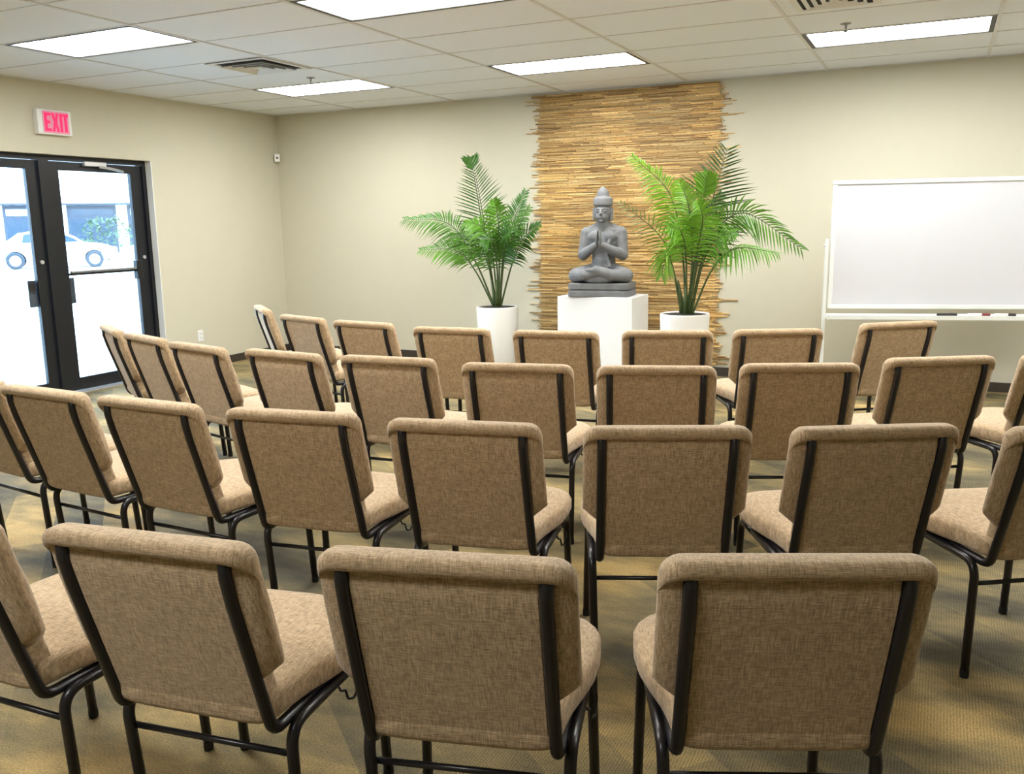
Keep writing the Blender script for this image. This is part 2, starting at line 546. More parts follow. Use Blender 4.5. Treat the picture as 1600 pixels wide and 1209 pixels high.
def square_ring(name, a, b, za, zb, th=0.004):
    """sloping square blade from half-width a at za to half-width b at zb"""
    V, F = [], []
    for h, z in ((a, za), (b, zb), (b, zb + th), (a, za + th)):
        V += [(-h, -h, z), (h, -h, z), (h, h, z), (-h, h, z)]
    for k in range(4):
        l = (k + 1) % 4
        for q in range(4):
            w = (q + 1) % 4
            F.append((q * 4 + k, q * 4 + l, w * 4 + l, w * 4 + k))
    return mesh_of(name, V, F)
for c, r, half in VENT_CELLS:
    cx = GX0 + TX * (c + 0.25 + 0.5 * half); cy = GY0 - TY * (r + 0.5)
    t = thing('ceiling_vent', 'square louvred ceiling vent between the exit sign side light and the corner' if c < 0 else 'louvred ceiling vent cut by the top edge above the whiteboard light',
              'vent', (cx, cy, HC) if c < 0 else (cx + 0.03, cy - 0.09, HC - 0.012), group='ceiling air vents')
    if c > 0: t.scale = (0.82, 0.82, 0.5)
    link('vent_frame', square_ring('vent_frame', 0.290, 0.240, -0.006, -0.003), M['vent'], t)
    for k, (a, b) in enumerate(((0.205, 0.180), (0.145, 0.120), (0.085, 0.060))):
        link('blade', square_ring('vent_blade', a, b, -0.022, -0.004), M['vent'], t)
    box('center_plate', (-0.03, 0.03, -0.03, 0.03, -0.016, -0.010), M['vent'], t)
    box('duct_box', (-0.285, 0.285, -0.285, 0.285, 0.002, 0.10), M['duct'], t)

sp_body = lathe_mesh('sprinkler', [(0.0, 0.0), (0.036, 0.0), (0.034, -0.006), (0.014, -0.010), (0.009, -0.014), (0.009, -0.030), (0.004, -0.036), (0.004, -0.050), (0.0, -0.050)], 16)
sp_def = lathe_mesh('deflector', [(0.0, -0.050), (0.016, -0.050), (0.016, -0.053), (0.0, -0.053)], 12)
for x, y, lab in ((-4.967, 6.45, 'small ceiling sprinkler head beside the light at the door end'), (-0.659, 6.50, 'small ceiling sprinkler head beside the light above the whiteboard')):
    t = thing('sprinkler_head', lab, 'sprinkler', (x, y, HC + 0.005), group='ceiling sprinklers')
    link('sprinkler_body', sp_body, M['bar'], t, smooth=True)
    link('deflector', sp_def, M['rim'], t)

# ------------------------------------------------------------------ glass double door
XD = XL - 0.12
YM = (D0 + D1) / 2
fr = thing('trim_1', 'black metal frame of the double glass doors with a center post', 'door frame', (XD, YM, 0), kind='structure')
hw = (D1 - D0) / 2
box('jamb', (-0.045, 0.045, -hw, -hw + 0.045, 0, DH), M['black'], fr)
box('jamb', (-0.045, 0.045, hw - 0.045, hw, 0, DH), M['black'], fr)
box('head_rail', (-0.045, 0.045, -hw + 0.045, hw - 0.045, DH - 0.045, DH), M['black'], fr)
box('center_post', (-0.045, 0.045, -0.05, 0.05, 0, DH - 0.045), M['black'], fr)
box('threshold', (-0.05, 0.12, -hw + 0.045, hw - 0.045, 0.0, 0.008), M['alu'], fr)
def door_leaf(name, sgn, lab):
    """sgn +1: leaf beyond the center post; local y runs from the post outward"""
    t = thing(name, lab, 'door', (XD, YM, 0), kind='structure')
    a, b = 0.054, hw - 0.049
    Y = lambda u0, u1: (min(sgn * u0, sgn * u1), max(sgn * u0, sgn * u1))
    st = 0.105
    box('stile', (-0.022, 0.022) + Y(a, a + st) + (0.012, DH - 0.05), M['black'], t, bevel=0.003)
    box('stile', (-0.022, 0.022) + Y(b - st - 0.02, b) + (0.012, DH - 0.05), M['black'], t, bevel=0.003)
    box('top_rail', (-0.022, 0.022) + Y(a + st, b - st - 0.02) + (1.985, DH - 0.05), M['black'], t)
    box('bottom_rail', (-0.022, 0.022) + Y(a + st, b - st - 0.02) + (0.012, 0.125), M['black'], t)
    box('glass_pane', (-0.004, 0.004) + Y(a + st - 0.005, b - st - 0.015) + (0.120, 1.990), M['glass'], t)
    # pull handle on the outer face, seen through the glass
    h = box('pull_plate', (-0.050, -0.038) + Y(a + st - 0.03, a + st + (0.095 if sgn > 0 else 0.055)) + (0.80, 1.035), M['black'], t, bevel=0.005)
    for z in (0.84, 1.0):
        box('pull_mount', (-0.038, -0.022) + Y(a + st - 0.025, a + st - 0.005) + (z - 0.012, z + 0.012), M['black'], h)
    # closer at the head
    cl = box('door_closer', (0.022, 0.062) + Y(b - 0.66, b - 0.42) + (2.030, 2.072), M['alu'], t, bevel=0.006)
    V, F = sweep([(0.055, sgn * (b - 0.50), 2.030), (0.10, sgn * (b - 0.40), 2.015), (0.035, sgn * (b - 0.22), 2.000)], 0.012, 6)
    link('closer_arm', mesh_of('closer_arm', V, F), M['alu'], cl)
    if sgn > 0:
        pb = box('push_bar', (0.045, 0.072) + Y(a + st - 0.01, b - 0.13) + (1.078, 1.100), M['bar'], t, bevel=0.006)
        box('bar_base', (0.030, 0.046) + Y(a + st - 0.01, b - 0.13) + (1.058, 1.079), M['black'], pb)
        box('latch_case', (0.022, 0.080) + Y(b - 0.19, b - 0.125) + (0.985, 1.165), M['black'], t, bevel=0.006)
    lk = link('lock_cylinder', lathe_mesh('lock_cylinder', [(0, 0.0), (0.017, 0.0), (0.017, 0.014), (0.0, 0.014)], 14), M['alu'], t)
    lk.rotation_euler = (0, PI / 2, 0); lk.location = (0.022, sgn * (b - 0.05) if sgn > 0 else sgn * (a + 0.05), 1.19)
    return t
door_leaf('door_1', 1, 'black framed glass door with a silver push bar, nearer the corner')
door_leaf('door_2', -1, 'black framed glass door cut by the photo edge, away from the corner')

tag(box('jamb_daylight_strip', (XL - 0.074, XL + 0.001, D1 - 0.006, D1 + 0.002, 0.0, DH), M['white'], kind='structure'), 'white strip added to imitate daylight on the door jamb, corner side', 'daylight strip')  # added white strip puts the daylight on the jamb into its colour
# exit sign
ex = thing('exit_sign', 'white exit sign with glowing red letters above the glass doors', 'exit sign', (XL, 5.455, 2.372))
box('housing', (0.0, 0.055, -0.165, 0.165, -0.103, 0.103), M['white'], ex, bevel=0.006)
box('face_plate', (0.055, 0.058, -0.115, 0.135, -0.09, 0.09), M['exit_face'], ex)
def flat_letter(name, polys):
    V, F = [], []
    for k, p in enumerate(polys):
        me = None
        b0 = len(V); n = len(p)
        V += [(0.058, q[0], q[1]) for q in p] + [(0.0615 + 0.0002 * k, q[0], q[1]) for q in p]
        F += [tuple(b0 + i for i in range(n)), tuple(b0 + n + i for i in reversed(range(n)))]
        for i in range(n):
            j = (i + 1) % n
            F.append((b0 + i, b0 + j, b0 + n + j, b0 + n + i))
    return mesh_of(name, V, F)
R_ = lambda y0, y1, z0, z1: [(y0, z0), (y1, z0), (y1, z1), (y0, z1)]
def E_shape(y, w, h, s):
    return [[(y, -h), (y + w, -h), (y + w, -h + s), (y + s, -h + s), (y + s, -s / 2), (y + w * 0.85, -s / 2), (y + w * 0.85, s / 2), (y + s, s / 2), (y + s, h - s), (y + w, h - s), (y + w, h), (y, h)]]
def T_shape(y, w, h, s):
    c = y + w / 2
    return [[(c - s / 2, -h), (c + s / 2, -h), (c + s / 2, h - s), (y + w, h - s), (y + w, h), (y, h), (y, h - s), (c - s / 2, h - s)]]
def X_shape(y, w, h, s):
    c = y + w / 2
    return [[(y, -h), (y + s, -h), (c, -s * 0.9), (y + w - s, -h), (y + w, -h), (c + s * 0.62, 0), (y + w, h), (y + w - s, h), (c, s * 0.9), (y + s, h), (y, h), (c - s * 0.62, 0)]]
hh, ss = 0.076, 0.023
for nm, sh in (('letter_e', E_shape(-0.100, 0.060, hh, ss)), ('letter_x', X_shape(-0.030, 0.068, hh, ss)), ('letter_i', [R_(0.048, 0.048 + ss, -hh, hh)]), ('letter_t', T_shape(0.075, 0.058, hh, ss))):
    link(nm, flat_letter(nm, sh), M['exit_red'], ex)

# sensor in the corner, socket on the door wall
sn = thing('motion_sensor', 'small white motion sensor high in the room corner', 'sensor', (XL + 0.01, YB, 2.235), rz=math.radians(45))
box('sensor_body', (-0.0, 0.045, -0.03, 0.03, -0.045, 0.045), M['white'], sn, bevel=0.008)
sn.location = (XL + 0.03, YB - 0.05, 2.235); sn.rotation_euler = (0, 0, math.radians(-45))
link('sensor_eye', lathe_mesh('sensor_eye', [(0.0, 0.046), (0.012, 0.045), (0.016, 0.040)], 12), M['rim'], sn).rotation_euler = (0, PI / 2, 0)
so = thing('wall_socket', 'white wall socket between the glass doors and the corner', 'socket', (XL, 6.976, 0.345))
box('cover_plate', (0, 0.006, -0.037, 0.037, -0.058, 0.058), M['white'], so, bevel=0.002)
for z in (-0.022, 0.022):
    rc = box('receptacle', (0.006, 0.009, -0.017, 0.017, z - 0.014, z + 0.014), M['white'], so)
    for y in (-0.007, 0.007):
        box('slot', (0.009, 0.0095, y - 0.0015, y + 0.0015, z - 0.006, z + 0.006), M['rim'], rc)

# ------------------------------------------------------------------ chairs
def lerp_path(tbl, z):
    for (z0, y0), (z1, y1) in zip(tbl, tbl[1:]):
        if z0 >= z >= z1:
            return y0 + (y1 - y0) * (z0 - z) / (z0 - z1)
    return tbl[0][1] if z > tbl[0][0] else tbl[-1][1]
BACK_LINE = [(0.90, -0.004), (0.86, 0.0), (0.80, 0.003), (0.74, 0.018), (0.42, 0.118), (0.38, 0.128)]
yback = lambda z: lerp_path(BACK_LINE, z)

def backrest_mesh():
    W, ZT = 0.251, 0.868
    xs = [0.0, 0.08, 0.15, 0.180, 0.1865, 0.190, 0.200, 0.212, 0.222, 0.231, 0.239, 0.245, 0.249, W]
    xs = [-x for x in reversed(xs[1:])] + xs
    rings = []
    for x in xs:
        a = abs(x)
        if a < 0.188: zb = 0.425
        else: zb = 0.535 + max(0, (a - 0.195)) / 0.05 * 0.045
        zb = min(zb, 0.585)
        e = max(0.0, (a - 0.205) / (W - 0.205))
        s = max(0.10, math.sqrt(max(0.0, 1 - e ** 2.2)))
        zt = ZT - 0.040 * (1 - math.sqrt(max(0.0, 1 - e ** 2)))
        T = 0.062
        pts = []
        # bottom arc, back to front
        for k in range(5):
            g = PI + PI * k / 4
            pts.append((0.033 + 0.029 * math.cos(g), zb + 0.013 + 0.013 * math.sin(g)))
        for w in (0.25, 0.5, 0.75):
            z = zb + 0.03 + (zt - 0.045 - zb - 0.03) * w
            pts.append((T + 0.012 * math.sin(PI * w), z))
        # front top arc
        for k in range(5):
            g = PI / 2 * k / 4
            pts.append((T - 0.035 + 0.035 * math.cos(g), zt - 0.035 + 0.035 * math.sin(g)))
        # roll that overhangs the tubes at the back
        rr = 0.0185
        for k in range(8):
            g = PI / 2 + (PI * 1.02) * k / 7
            pts.append((-0.004 + rr * math.cos(g), zt - rr + rr * math.sin(g)))
        pts.append((0.004, zt - 2 * rr - 0.002))
        for w in (0.75, 0.5, 0.25):
            z = zb + 0.03 + (zt - 0.06 - zb - 0.03) * w
            pts.append((0.004, z))
        ring = []
        for off, z in pts:
            o2 = 0.030 + (off - 0.030) * s
            ring.append((x, yback(z) + o2, z))
        rings.append(ring)
    return loft_mesh('backrest', rings)

def seat_mesh():
    rings = []
    prof = [(0.105, 0.180, 0.5), (0.112, 0.196, 0.85), (0.13, 0.203, 1.0), (0.19, 0.207, 1.0), (0.25, 0.216, 1.0), (0.32, 0.234, 1.0), (0.38, 0.247, 1.0), (0.46, 0.252, 1.0),
            (0.53, 0.247, 1.0), (0.575, 0.233, 0.97), (0.605, 0.213, 0.90), (0.622, 0.192, 0.75), (0.632, 0.165, 0.5)]
    for y, w, h in prof:
        zc, hz = 0.453, 0.039 * h
        ring = []
        n = 26
        for k in range(n):
            a = 2 * PI * (k + 0.5) / n
            c, s = math.cos(a), math.sin(a)
            x = w * math.copysign(abs(c) ** 0.34, c)
            z = hz * math.copysign(abs(s) ** 0.5, s)
            if s > 0: z += 0.008 * h * (1 - (x / w) ** 2) + 0.004
            ring.append((x, y, zc + z - (0.005 if y > 0.57 else 0)))
        rings.append(ring)
    return loft_mesh('seat', rings)

CH = {}
CH['seat'] = seat_mesh()
CH['backrest'] = backrest_mesh()
def panel_mesh():
    zs = [0.458, 0.461, 0.53, 0.62, 0.70, 0.76, 0.80, 0.826]
    rings = []
    for x in (-0.183, -0.180, 0.0, 0.180, 0.183):
        d = 0.0005 if abs(x) > 0.181 else 0.004
        rings.append([(x, yback(z) + 0.004 - (d if 0 < i < len(zs) - 1 else 0.0005), z) for i, z in enumerate(zs)] + [(x, yback(z) + 0.012, z) for z in reversed(zs)])
    return loft_mesh('back_panel', rings)
CH['back_panel'] = panel_mesh()
def hem_mesh():
    zs = [0.428, 0.431, 0.452, 0.455]
    rings = []
    for x in (-0.183, -0.180, 0.180, 0.183):
        rings.append([(x, yback(z) + 0.004 - (0.005 if 0 < i < 3 else 0.0) + (0.455 - z) * 0.55, z) for i, z in enumerate(zs)] + [(x, yback(z) + 0.028, z) for z in reversed(zs)])
    return loft_mesh('hem', rings)
CH['hem'] = hem_mesh()
def side_frame(s):
    p = [(s * 0.196, yback(0.858), 0.858), (s * 0.196, yback(0.80), 0.80), (s * 0.196, yback(0.74), 0.74), (s * 0.196, 0.123, 0.404), (s * 0.196, 0.56, 0.404)]
    return tube_mesh('side_frame', fillet(p, 0.045), 0.0138, 10)
def rear_leg(s):
    p = [(s * 0.219, 0.42, 0.401), (s * 0.219, 0.155, 0.401), (s * 0.208, 0.182, 0.012)]
    return tube_mesh('rear_leg', fillet(p, 0.055, 8), 0.0135, 10)
def front_leg(s):
    p = [(s * 0.219, 0.425, 0.401), (s * 0.219, 0.565, 0.401), (s * 0.226, 0.592, 0.012)]
    return tube_mesh('front_leg', fillet(p, 0.055, 8), 0.0135, 10)
for s, k in ((-1, 'a'), (1, 'b')):
    CH['frame' + k] = side_frame(s)
    CH['rear' + k] = rear_leg(s)
    CH['front' + k] = front_leg(s)
    CH['rcap' + k] = lathe_mesh('rubber_foot', [(0, 0), (0.0135, 0), (0.0145, 0.006), (0.0145, 0.026), (0, 0.026)], 12, (s * 0.208, 0.182))
    CH['fcap' + k] = lathe_mesh('rubber_foot', [(0, 0), (0.0135, 0), (0.0145, 0.006), (0.0145, 0.026), (0, 0.026)], 12, (s * 0.226, 0.592))
    hk = [(s * 0.226, 0.35, 0.398), (s * 0.232, 0.352, 0.380), (s * 0.236, 0.368, 0.376), (s * 0.240, 0.372, 0.350), (s * 0.246, 0.390, 0.346), (s * 0.246, 0.432, 0.370), (s * 0.238, 0.440, 0.390), (s * 0.228, 0.432, 0.400)]
    CH['hook' + k] = tube_mesh('coupling_hook', fillet(hk, 0.008, 3), 0.0032, 6)
CH['stretcher'] = tube_mesh('stretcher', [(-0.213, 0.170, 0.325), (0.213, 0.170, 0.325)], 0.0075, 8)
CH['fstretcher'] = tube_mesh('front_stretcher', [(-0.208, 0.47, 0.398), (0.208, 0.47, 0.398)], 0.009, 8)
for k, me in CH.items():
    fab = k in ('seat', 'backrest', 'back_panel', 'hem')
    me.materials.append(M['fabric'] if fab else (M['rubber'] if 'cap' in k else M['tube']))
    me.polygons.foreach_set('use_smooth', [True] * len(me.polygons))
for k in ('backrest', 'back_panel', 'hem', 'rcapa', 'rcapb', 'fcapa', 'fcapb'):
    try:
        CH[k].set_sharp_from_angle(angle=math.radians(30 if k in ('back_panel', 'hem') else 50))
    except Exception:
        pass

CHAIRS = [
    ('1a', -2.008, 1.106, 2.0),
    ('1b', -1.405, 1.194, 7.7),
    ('1c', -0.794, 1.335, 14.5),
    ('1d', -0.191, 1.580, 23.2),
    ('2a', -3.682, 2.332, -8.0),
    ('2b', -3.108, 2.248, -4.3),
    ('2c', -2.530, 2.229, -1.9),
    ('2d', -1.914, 2.269, 8.1),
    ('2e', -1.303, 2.339, 11.1),
    ('2f', -0.694, 2.504, 22.3),
    ('2g', -0.132, 2.737, 28.0),
    ('2h', 0.428, 2.981, 33.0),
    ('3a', -4.645, 3.880, -31.0),
    ('3b', -4.080, 3.630, -19.8),
    ('3c', -3.495, 3.437, -14.5),
    ('3d', -2.887, 3.388, -6.0),
    ('3e', -2.286, 3.406, 3.4),
    ('3f', -1.630, 3.425, 11.5),
    ('3g', -1.045, 3.571, 18.0),
    ('3h', -0.499, 3.839, 22.7),
    ('3i', 0.035, 4.224, 30.4),
    ('3j', 0.560, 4.570, 38.0),
    ('4a', -4.640, 5.258, -41.0),
    ('4b', -3.888, 4.791, -18.0),
    ('4c', -3.281, 4.635, -8.0),
    ('4d', -2.577, 4.523, 3.3),
    ('4e', -1.927, 4.563, 8.3),
    ('4f', -1.337, 4.773, 17.5),
    ('4g', -0.778, 5.028, 26.0),
    ('4h', -0.184, 5.579, 38.2),
]

ROWS = {'4': 'in the row nearest the statue', '3': 'second row from the statue', '2': 'third row from the statue', '1': 'in the rearmost row'}
ORD = ['first', 'second', 'third', 'fourth', 'fifth', 'sixth', 'seventh', 'eighth', 'ninth', 'tenth']
EXTRA = {
    '1a': 'beige chair cut by the left photo edge, in the rearmost row',
    '2a': 'beige chair cut by the left photo edge, third row from the statue',
    '2h': 'beige chair cut by the right photo edge, third row from the statue',
    '3j': 'beige chair cut by the right photo edge, second row from the statue',
    '1d': 'beige chair whose back shows largest, whiteboard end of the rearmost row',
    '4h': 'beige chair right in front of the whiteboard, end of the row nearest the statue',
    '4a': 'beige chair seen edge-on at the door end of the row nearest the statue',
    '4b': 'chair with a bluish daylit back, second from door end, row nearest the statue',
    '3a': 'beige chair nearest the glass doors, seen edge-on, second row from the statue',
}
for key, x, y, deg in CHAIRS:
    i = 'abcdefghij'.index(key[1])
    lab = EXTRA.get(key, 'beige fabric chair, %s from the door end, %s' % (ORD[i], ROWS[key[0]]))
    t = thing('stacking_chair', lab, 'chair', (x, y, 0), rz=math.radians(deg), group='beige chairs in curved rows')
    link('seat', CH['seat'], None, t)
    bk = link('backrest', CH['backrest'], None, t)
    link('back_panel', CH['back_panel'], None, bk)
    link('hem', CH['hem'], None, bk)
    for k in 'ab':
        link('side_frame', CH['frame' + k], None, t)
        lg = link('leg', CH['rear' + k], None, t); link('rubber_foot', CH['rcap' + k], None, lg)
        lg = link('leg', CH['front' + k], None, t); link('rubber_foot', CH['fcap' + k], None, lg)
    link('coupling_hook', CH['hookb'], None, t)
    link('stretcher', CH['stretcher'], None, t)
    link('stretcher', CH['fstretcher'], None, t)

# ------------------------------------------------------------------ bamboo hanging
HX0, HX1 = -3.665, -1.90
HZ0, HZ1 = 0.10, 2.690
bam = thing('bamboo_hanging', 'honey coloured bamboo stick wall hanging behind the stone statue', 'wall hanging', (0, YB, 0))
box('backing_mat', (HX0 + 0.03, HX1 - 0.02, -0.008, 0.0, HZ0, HZ1), M['matback'], bam)
V, F, C = [], [], []
z = HZ0
TWIG = [(0.58, 0.36, 0.12), (0.66, 0.44, 0.165), (0.48, 0.28, 0.085), (0.70, 0.50, 0.22), (0.32, 0.18, 0.06), (0.60, 0.41, 0.17)]
while z < HZ1 - 0.004:
    h = random.uniform(0.005, 0.0095)
    x = HX0 - abs(random.gauss(0.0, 0.03 if random.random() < 0.5 else 0.085))
    end = HX1 + abs(random.gauss(0.0, 0.025 if random.random() < 0.5 else 0.075))
    tone = random.choice(TWIG)
    dark = random.uniform(0.6, 1.1) if random.random() < 0.22 else random.uniform(0.9, 1.15)
    while x < end:
        L = random.uniform(0.07, 0.40)
        x1 = min(x + L, end)
        d = random.uniform(0.010, 0.022)
        g = random.uniform(0.7, 1.2) * dark * (1.0 + 0.16 * math.sin(x * 6.1 + 1.7 * math.sin(z * 3.1)) + 0.10 * math.sin(x * 13.0 + z * 4.0))
        base = TWIG[random.randrange(6)] if random.random() < 0.75 else tone
        tilt = random.uniform(-0.0015, 0.0015)
        box_into(V, F, x, x1, -d, -0.006 if HX0 + 0.04 < x and x1 < HX1 - 0.04 else -0.001, z + tilt, z + h * 0.9 + tilt)
        C += [(base[0] * g, base[1] * g, base[2] * g)] * 6
        x = x1 + random.uniform(0.001, 0.02)
    z += h + random.uniform(0.0, 0.0015)
tw = mesh_of('bamboo_sticks', V, F); paint(tw, C)
link('bamboo_sticks', tw, M['twig'], bam, kind='stuff')

# ------------------------------------------------------------------ white plinth
pl = thing('display_plinth', 'white square plinth carrying the stone statue', 'plinth', (-2.706, 7.54, 0))
box('plinth_body', (-0.347, 0.347, -0.235, 0.235, 0.03, 0.816), M['white'], pl, bevel=0.004)
box('recessed_foot', (-0.32, 0.32, -0.21, 0.21, 0.0, 0.03), M['rim'], pl)

# ------------------------------------------------------------------ stone statue: cross-legged figure with joined palms
def ell(V, F, c, r, rot=None, n=14, m=9):
    b = len(V)
    Rm = rot or Matrix.Identity(3)
    c = Vector(c)
    V.append(tuple(c + Rm @ Vector((0, 0, r[2]))))
    for i in range(1, m):
        t = PI * i / m
        for k in range(n):
            a = 2 * PI * k / n
            V.append(tuple(c + Rm @ Vector((r[0] * math.sin(t) * math.cos(a), r[1] * math.sin(t) * math.sin(a), r[2] * math.cos(t)))))
    V.append(tuple(c + Rm @ Vector((0, 0, -r[2]))))
    for k in range(n):
        F.append((b, b + 1 + k, b + 1 + (k + 1) % n))
    for i in range(m - 2):
        for k in range(n):
            p = b + 1 + i * n; q = p + n
            F.append((p + k, q + k, q + (k + 1) % n, p + (k + 1) % n))
    e = len(V) - 1; p = b + 1 + (m - 2) * n
    for k in range(n):
        F.append((e, p + (k + 1) % n, p + k))
def limb(V, F, pts, rads, n=12, steps=5):
    """tapered rounded limb through the joints"""
    P, Q = [], []
    for i in range(len(pts) - 1):
        for k in range(steps):
            w = k / steps
            P.append(Vector(pts[i]).lerp(Vector(pts[i + 1]), w)); Q.append(rads[i] + (rads[i + 1] - rads[i]) * w)
    P.append(Vector(pts[-1])); Q.append(rads[-1])
    sweep(P, Q, n, V=V, F=F)
    for p, r in ((P[0], Q[0]), (P[-1], Q[-1])):
        ell(V, F, p, (r, r, r), n=12, m=8)
    for p, r in zip(pts[1:-1], rads[1:-1]):
        ell(V, F, p, (r, r, r), n=12, m=8)
def fused(name, V, F, voxel, smooth=3):
    me = mesh_of(name + '_raw', V, F)
    o = bpy.data.objects.new(name + '_raw', me)
    COL.objects.link(o)
    md = o.modifiers.new('fuse', 'REMESH'); md.mode = 'VOXEL'; md.voxel_size = voxel; md.use_smooth_shade = True
    sm = o.modifiers.new('soften', 'SMOOTH'); sm.factor = 0.5; sm.iterations = smooth
    dg = bpy.context.evaluated_depsgraph_get()
    res = bpy.data.meshes.new_from_object(o.evaluated_get(dg))
    res.name = name
    bpy.data.objects.remove(o)
    bpy.data.meshes.remove(me)
    return res
st = thing('stone_statue', 'grey stone statue of a seated figure with joined palms', 'statue', (-2.700, 7.50, 0.816), rz=math.radians(7))
# two-step base slab
def slab(name, w, d, z0, z1, r=0.05):
    pts = []
    for cx, cy, a0 in ((w - r, d - r, 0), (-w + r, d - r, 90), (-w + r, -d + r, 180), (w - r, -d + r, 270)):
        for k in range(6):
            a = math.radians(a0 + 18 * k)
            pts.append((cx + r * math.cos(a), cy + r * math.sin(a)))
    return prism_mesh(name, pts, 'z', z0, z1, bevel=0.008)
link('base_slab', slab('base_slab', 0.275, 0.20, 0.0, 0.052), M['stone'], st)
link('base_step', slab('base_step', 0.262, 0.187, 0.050, 0.066), M['stone'], st)
link('base_slab', slab('base_slab', 0.272, 0.197, 0.064, 0.118), M['stone'], st)
V, F = [], []
ell(V, F, (0, 0.04, 0.20), (0.165, 0.125, 0.11))                  # hips
ell(V, F, (0, 0.04, 0.155), (0.225, 0.14, 0.055))
limb(V, F, [(0, 0.05, 0.22), (0, 0.05, 0.34), (0, 0.05, 0.44)], [0.112, 0.102, 0.115], 16)
ell(V, F, (0, 0.045, 0.475), (0.145, 0.100, 0.115))               # chest
ell(V, F, (-0.058, -0.012, 0.515), (0.075, 0.042, 0.055)); ell(V, F, (0.058, -0.012, 0.515), (0.075, 0.042, 0.055))
ell(V, F, (0, 0.055, 0.560), (0.150, 0.075, 0.060))               # shoulders
ell(V, F, (-0.146, 0.055, 0.545), (0.062, 0.060, 0.060)); ell(V, F, (0.146, 0.055, 0.545), (0.062, 0.060, 0.060))
limb(V, F, [(-0.12, 0.055, 0.575), (0, 0.05, 0.615), (0.12, 0.055, 0.575)], [0.036, 0.052, 0.036], 10)
limb(V, F, [(0, 0.045, 0.57), (0, 0.03, 0.66)], [0.066, 0.060], 12)
ell(V, F, (0, 0.015, 0.735), (0.078, 0.084, 0.094))               # head
ell(V, F, (0, -0.010, 0.692), (0.062, 0.062, 0.058))              # jaw
ell(V, F, (0, -0.060, 0.652), (0.018, 0.014, 0.012))              # chin
limb(V, F, [(0, -0.066, 0.752), (0, -0.082, 0.715)], [0.007, 0.012], 8)   # nose
ell(V, F, (0, -0.078, 0.710), (0.016, 0.010, 0.008))
ell(V, F, (0, -0.068, 0.685), (0.022, 0.010, 0.0055)); ell(V, F, (0, -0.066, 0.676), (0.019, 0.011, 0.006))  # lips
for s in (-1, 1):
    ell(V, F, (s * 0.028, -0.056, 0.738), (0.018, 0.012, 0.0075))           # lowered eyelid
    limb(V, F, [(s * 0.008, -0.066, 0.752), (s * 0.03, -0.063, 0.758), (s * 0.050, -0.050, 0.750)], [0.005, 0.006, 0.004], 6, 3)  # brow
    limb(V, F, [(s * 0.081, 0.015, 0.755), (s * 0.083, 0.012, 0.715), (s * 0.076, 0.008, 0.662)], [0.014, 0.011, 0.013], 8, 3)    # long ear
    # thigh out to the knee, shin folded back to the middle
    limb(V, F, [(s * 0.09, 0.02, 0.20), (s * 0.225, -0.075, 0.180)], [0.085, 0.066], 14)
    limb(V, F, [(s * 0.225, -0.085, 0.178), (s * 0.12, -0.165, 0.190), (s * -0.01, -0.185 - 0.012 * s, 0.225 + 0.012 * s)], [0.060, 0.050, 0.036], 14)
    ell(V, F, (s * -0.055, -0.175 - 0.012 * s, 0.222 + 0.012 * s), (0.060, 0.030, 0.022))   # foot
    # arm
    limb(V, F, [(s * 0.154, 0.052, 0.548), (s * 0.178, 0.02, 0.360)], [0.056, 0.048], 12)
    limb(V, F, [(s * 0.178, 0.012, 0.357), (s * 0.11, -0.075, 0.395), (s * 0.027, -0.140, 0.448)], [0.050, 0.043, 0.027], 12)
    # hand: palm, four fingers of unequal length, thumb towards the chest
    ell(V, F, (s * 0.016, -0.152, 0.487), (0.013, 0.030, 0.040))
    for k, (dy, top, rr) in enumerate(((-0.024, 0.570, 0.0068), (-0.008, 0.582, 0.0074), (0.008, 0.577, 0.0072), (0.023, 0.558, 0.0062))):
        limb(V, F, [(s * 0.015, -0.153 + dy, 0.502), (s * 0.012, -0.152 + dy, 0.537), (s * 0.0085, -0.150 + dy * 0.85, top)], [rr * 1.1, rr, rr * 0.8], 8, 3)
    limb(V, F, [(s * 0.016, -0.128, 0.474), (s * 0.014, -0.112, 0.502), (s * 0.011, -0.112, 0.530)], [0.0095, 0.0085, 0.007], 8, 3)
limb(V, F, [(0.095, 0.0, 0.57), (0.070, -0.050, 0.47), (0.055, -0.075, 0.36), (0.085, -0.10, 0.26)], [0.014, 0.014, 0.016, 0.018], 8, 4)   # sash over the shoulder
ell(V, F, (0, -0.115, 0.150), (0.15, 0.085, 0.045))               # cloth between the legs
link('figure', fused('figure', V, F, 0.0042, 4), M['stone'], st, smooth=True)
V, F = [], []
V2 = []
hd = lathe_mesh('headdress', [(0.0, 0.156), (0.014, 0.154), (0.024, 0.144), (0.034, 0.132), (0.046, 0.118), (0.053, 0.098), (0.054, 0.080), (0.057, 0.070), (0.072, 0.066), (0.082, 0.058), (0.085, 0.046), (0.084, 0.020), (0.086, 0.010), (0.085, -0.004), (0.078, -0.010), (0.066, -0.010)], 28)
h = link('headdress', hd, M['stone'], st, smooth=True); h.location = (0, 0.015, 0.790)

# ------------------------------------------------------------------ palms in tall white pots
def bez(P, t):
    a = [Vector(p) for p in P]
    while len(a) > 1:
        a = [a[i].lerp(a[i + 1], t) for i in range(len(a) - 1)]
    return a[0]
def cat(P, t):
    """smooth curve through the points"""
    P = [Vector(p) for p in P]
    n = len(P) - 1
    k = min(int(t * n), n - 1); w = t * n - k
    p0 = P[k - 1] if k else P[0] * 2 - P[1]
    p1, p2 = P[k], P[k + 1]
    p3 = P[k + 2] if k + 2 <= n else P[n] * 2 - P[n - 1]
    return 0.5 * ((2 * p1) + (p2 - p0) * w + (2 * p0 - 5 * p1 + 4 * p2 - p3) * w * w + (3 * p1 - p0 - 3 * p2 + p3) * w ** 3)

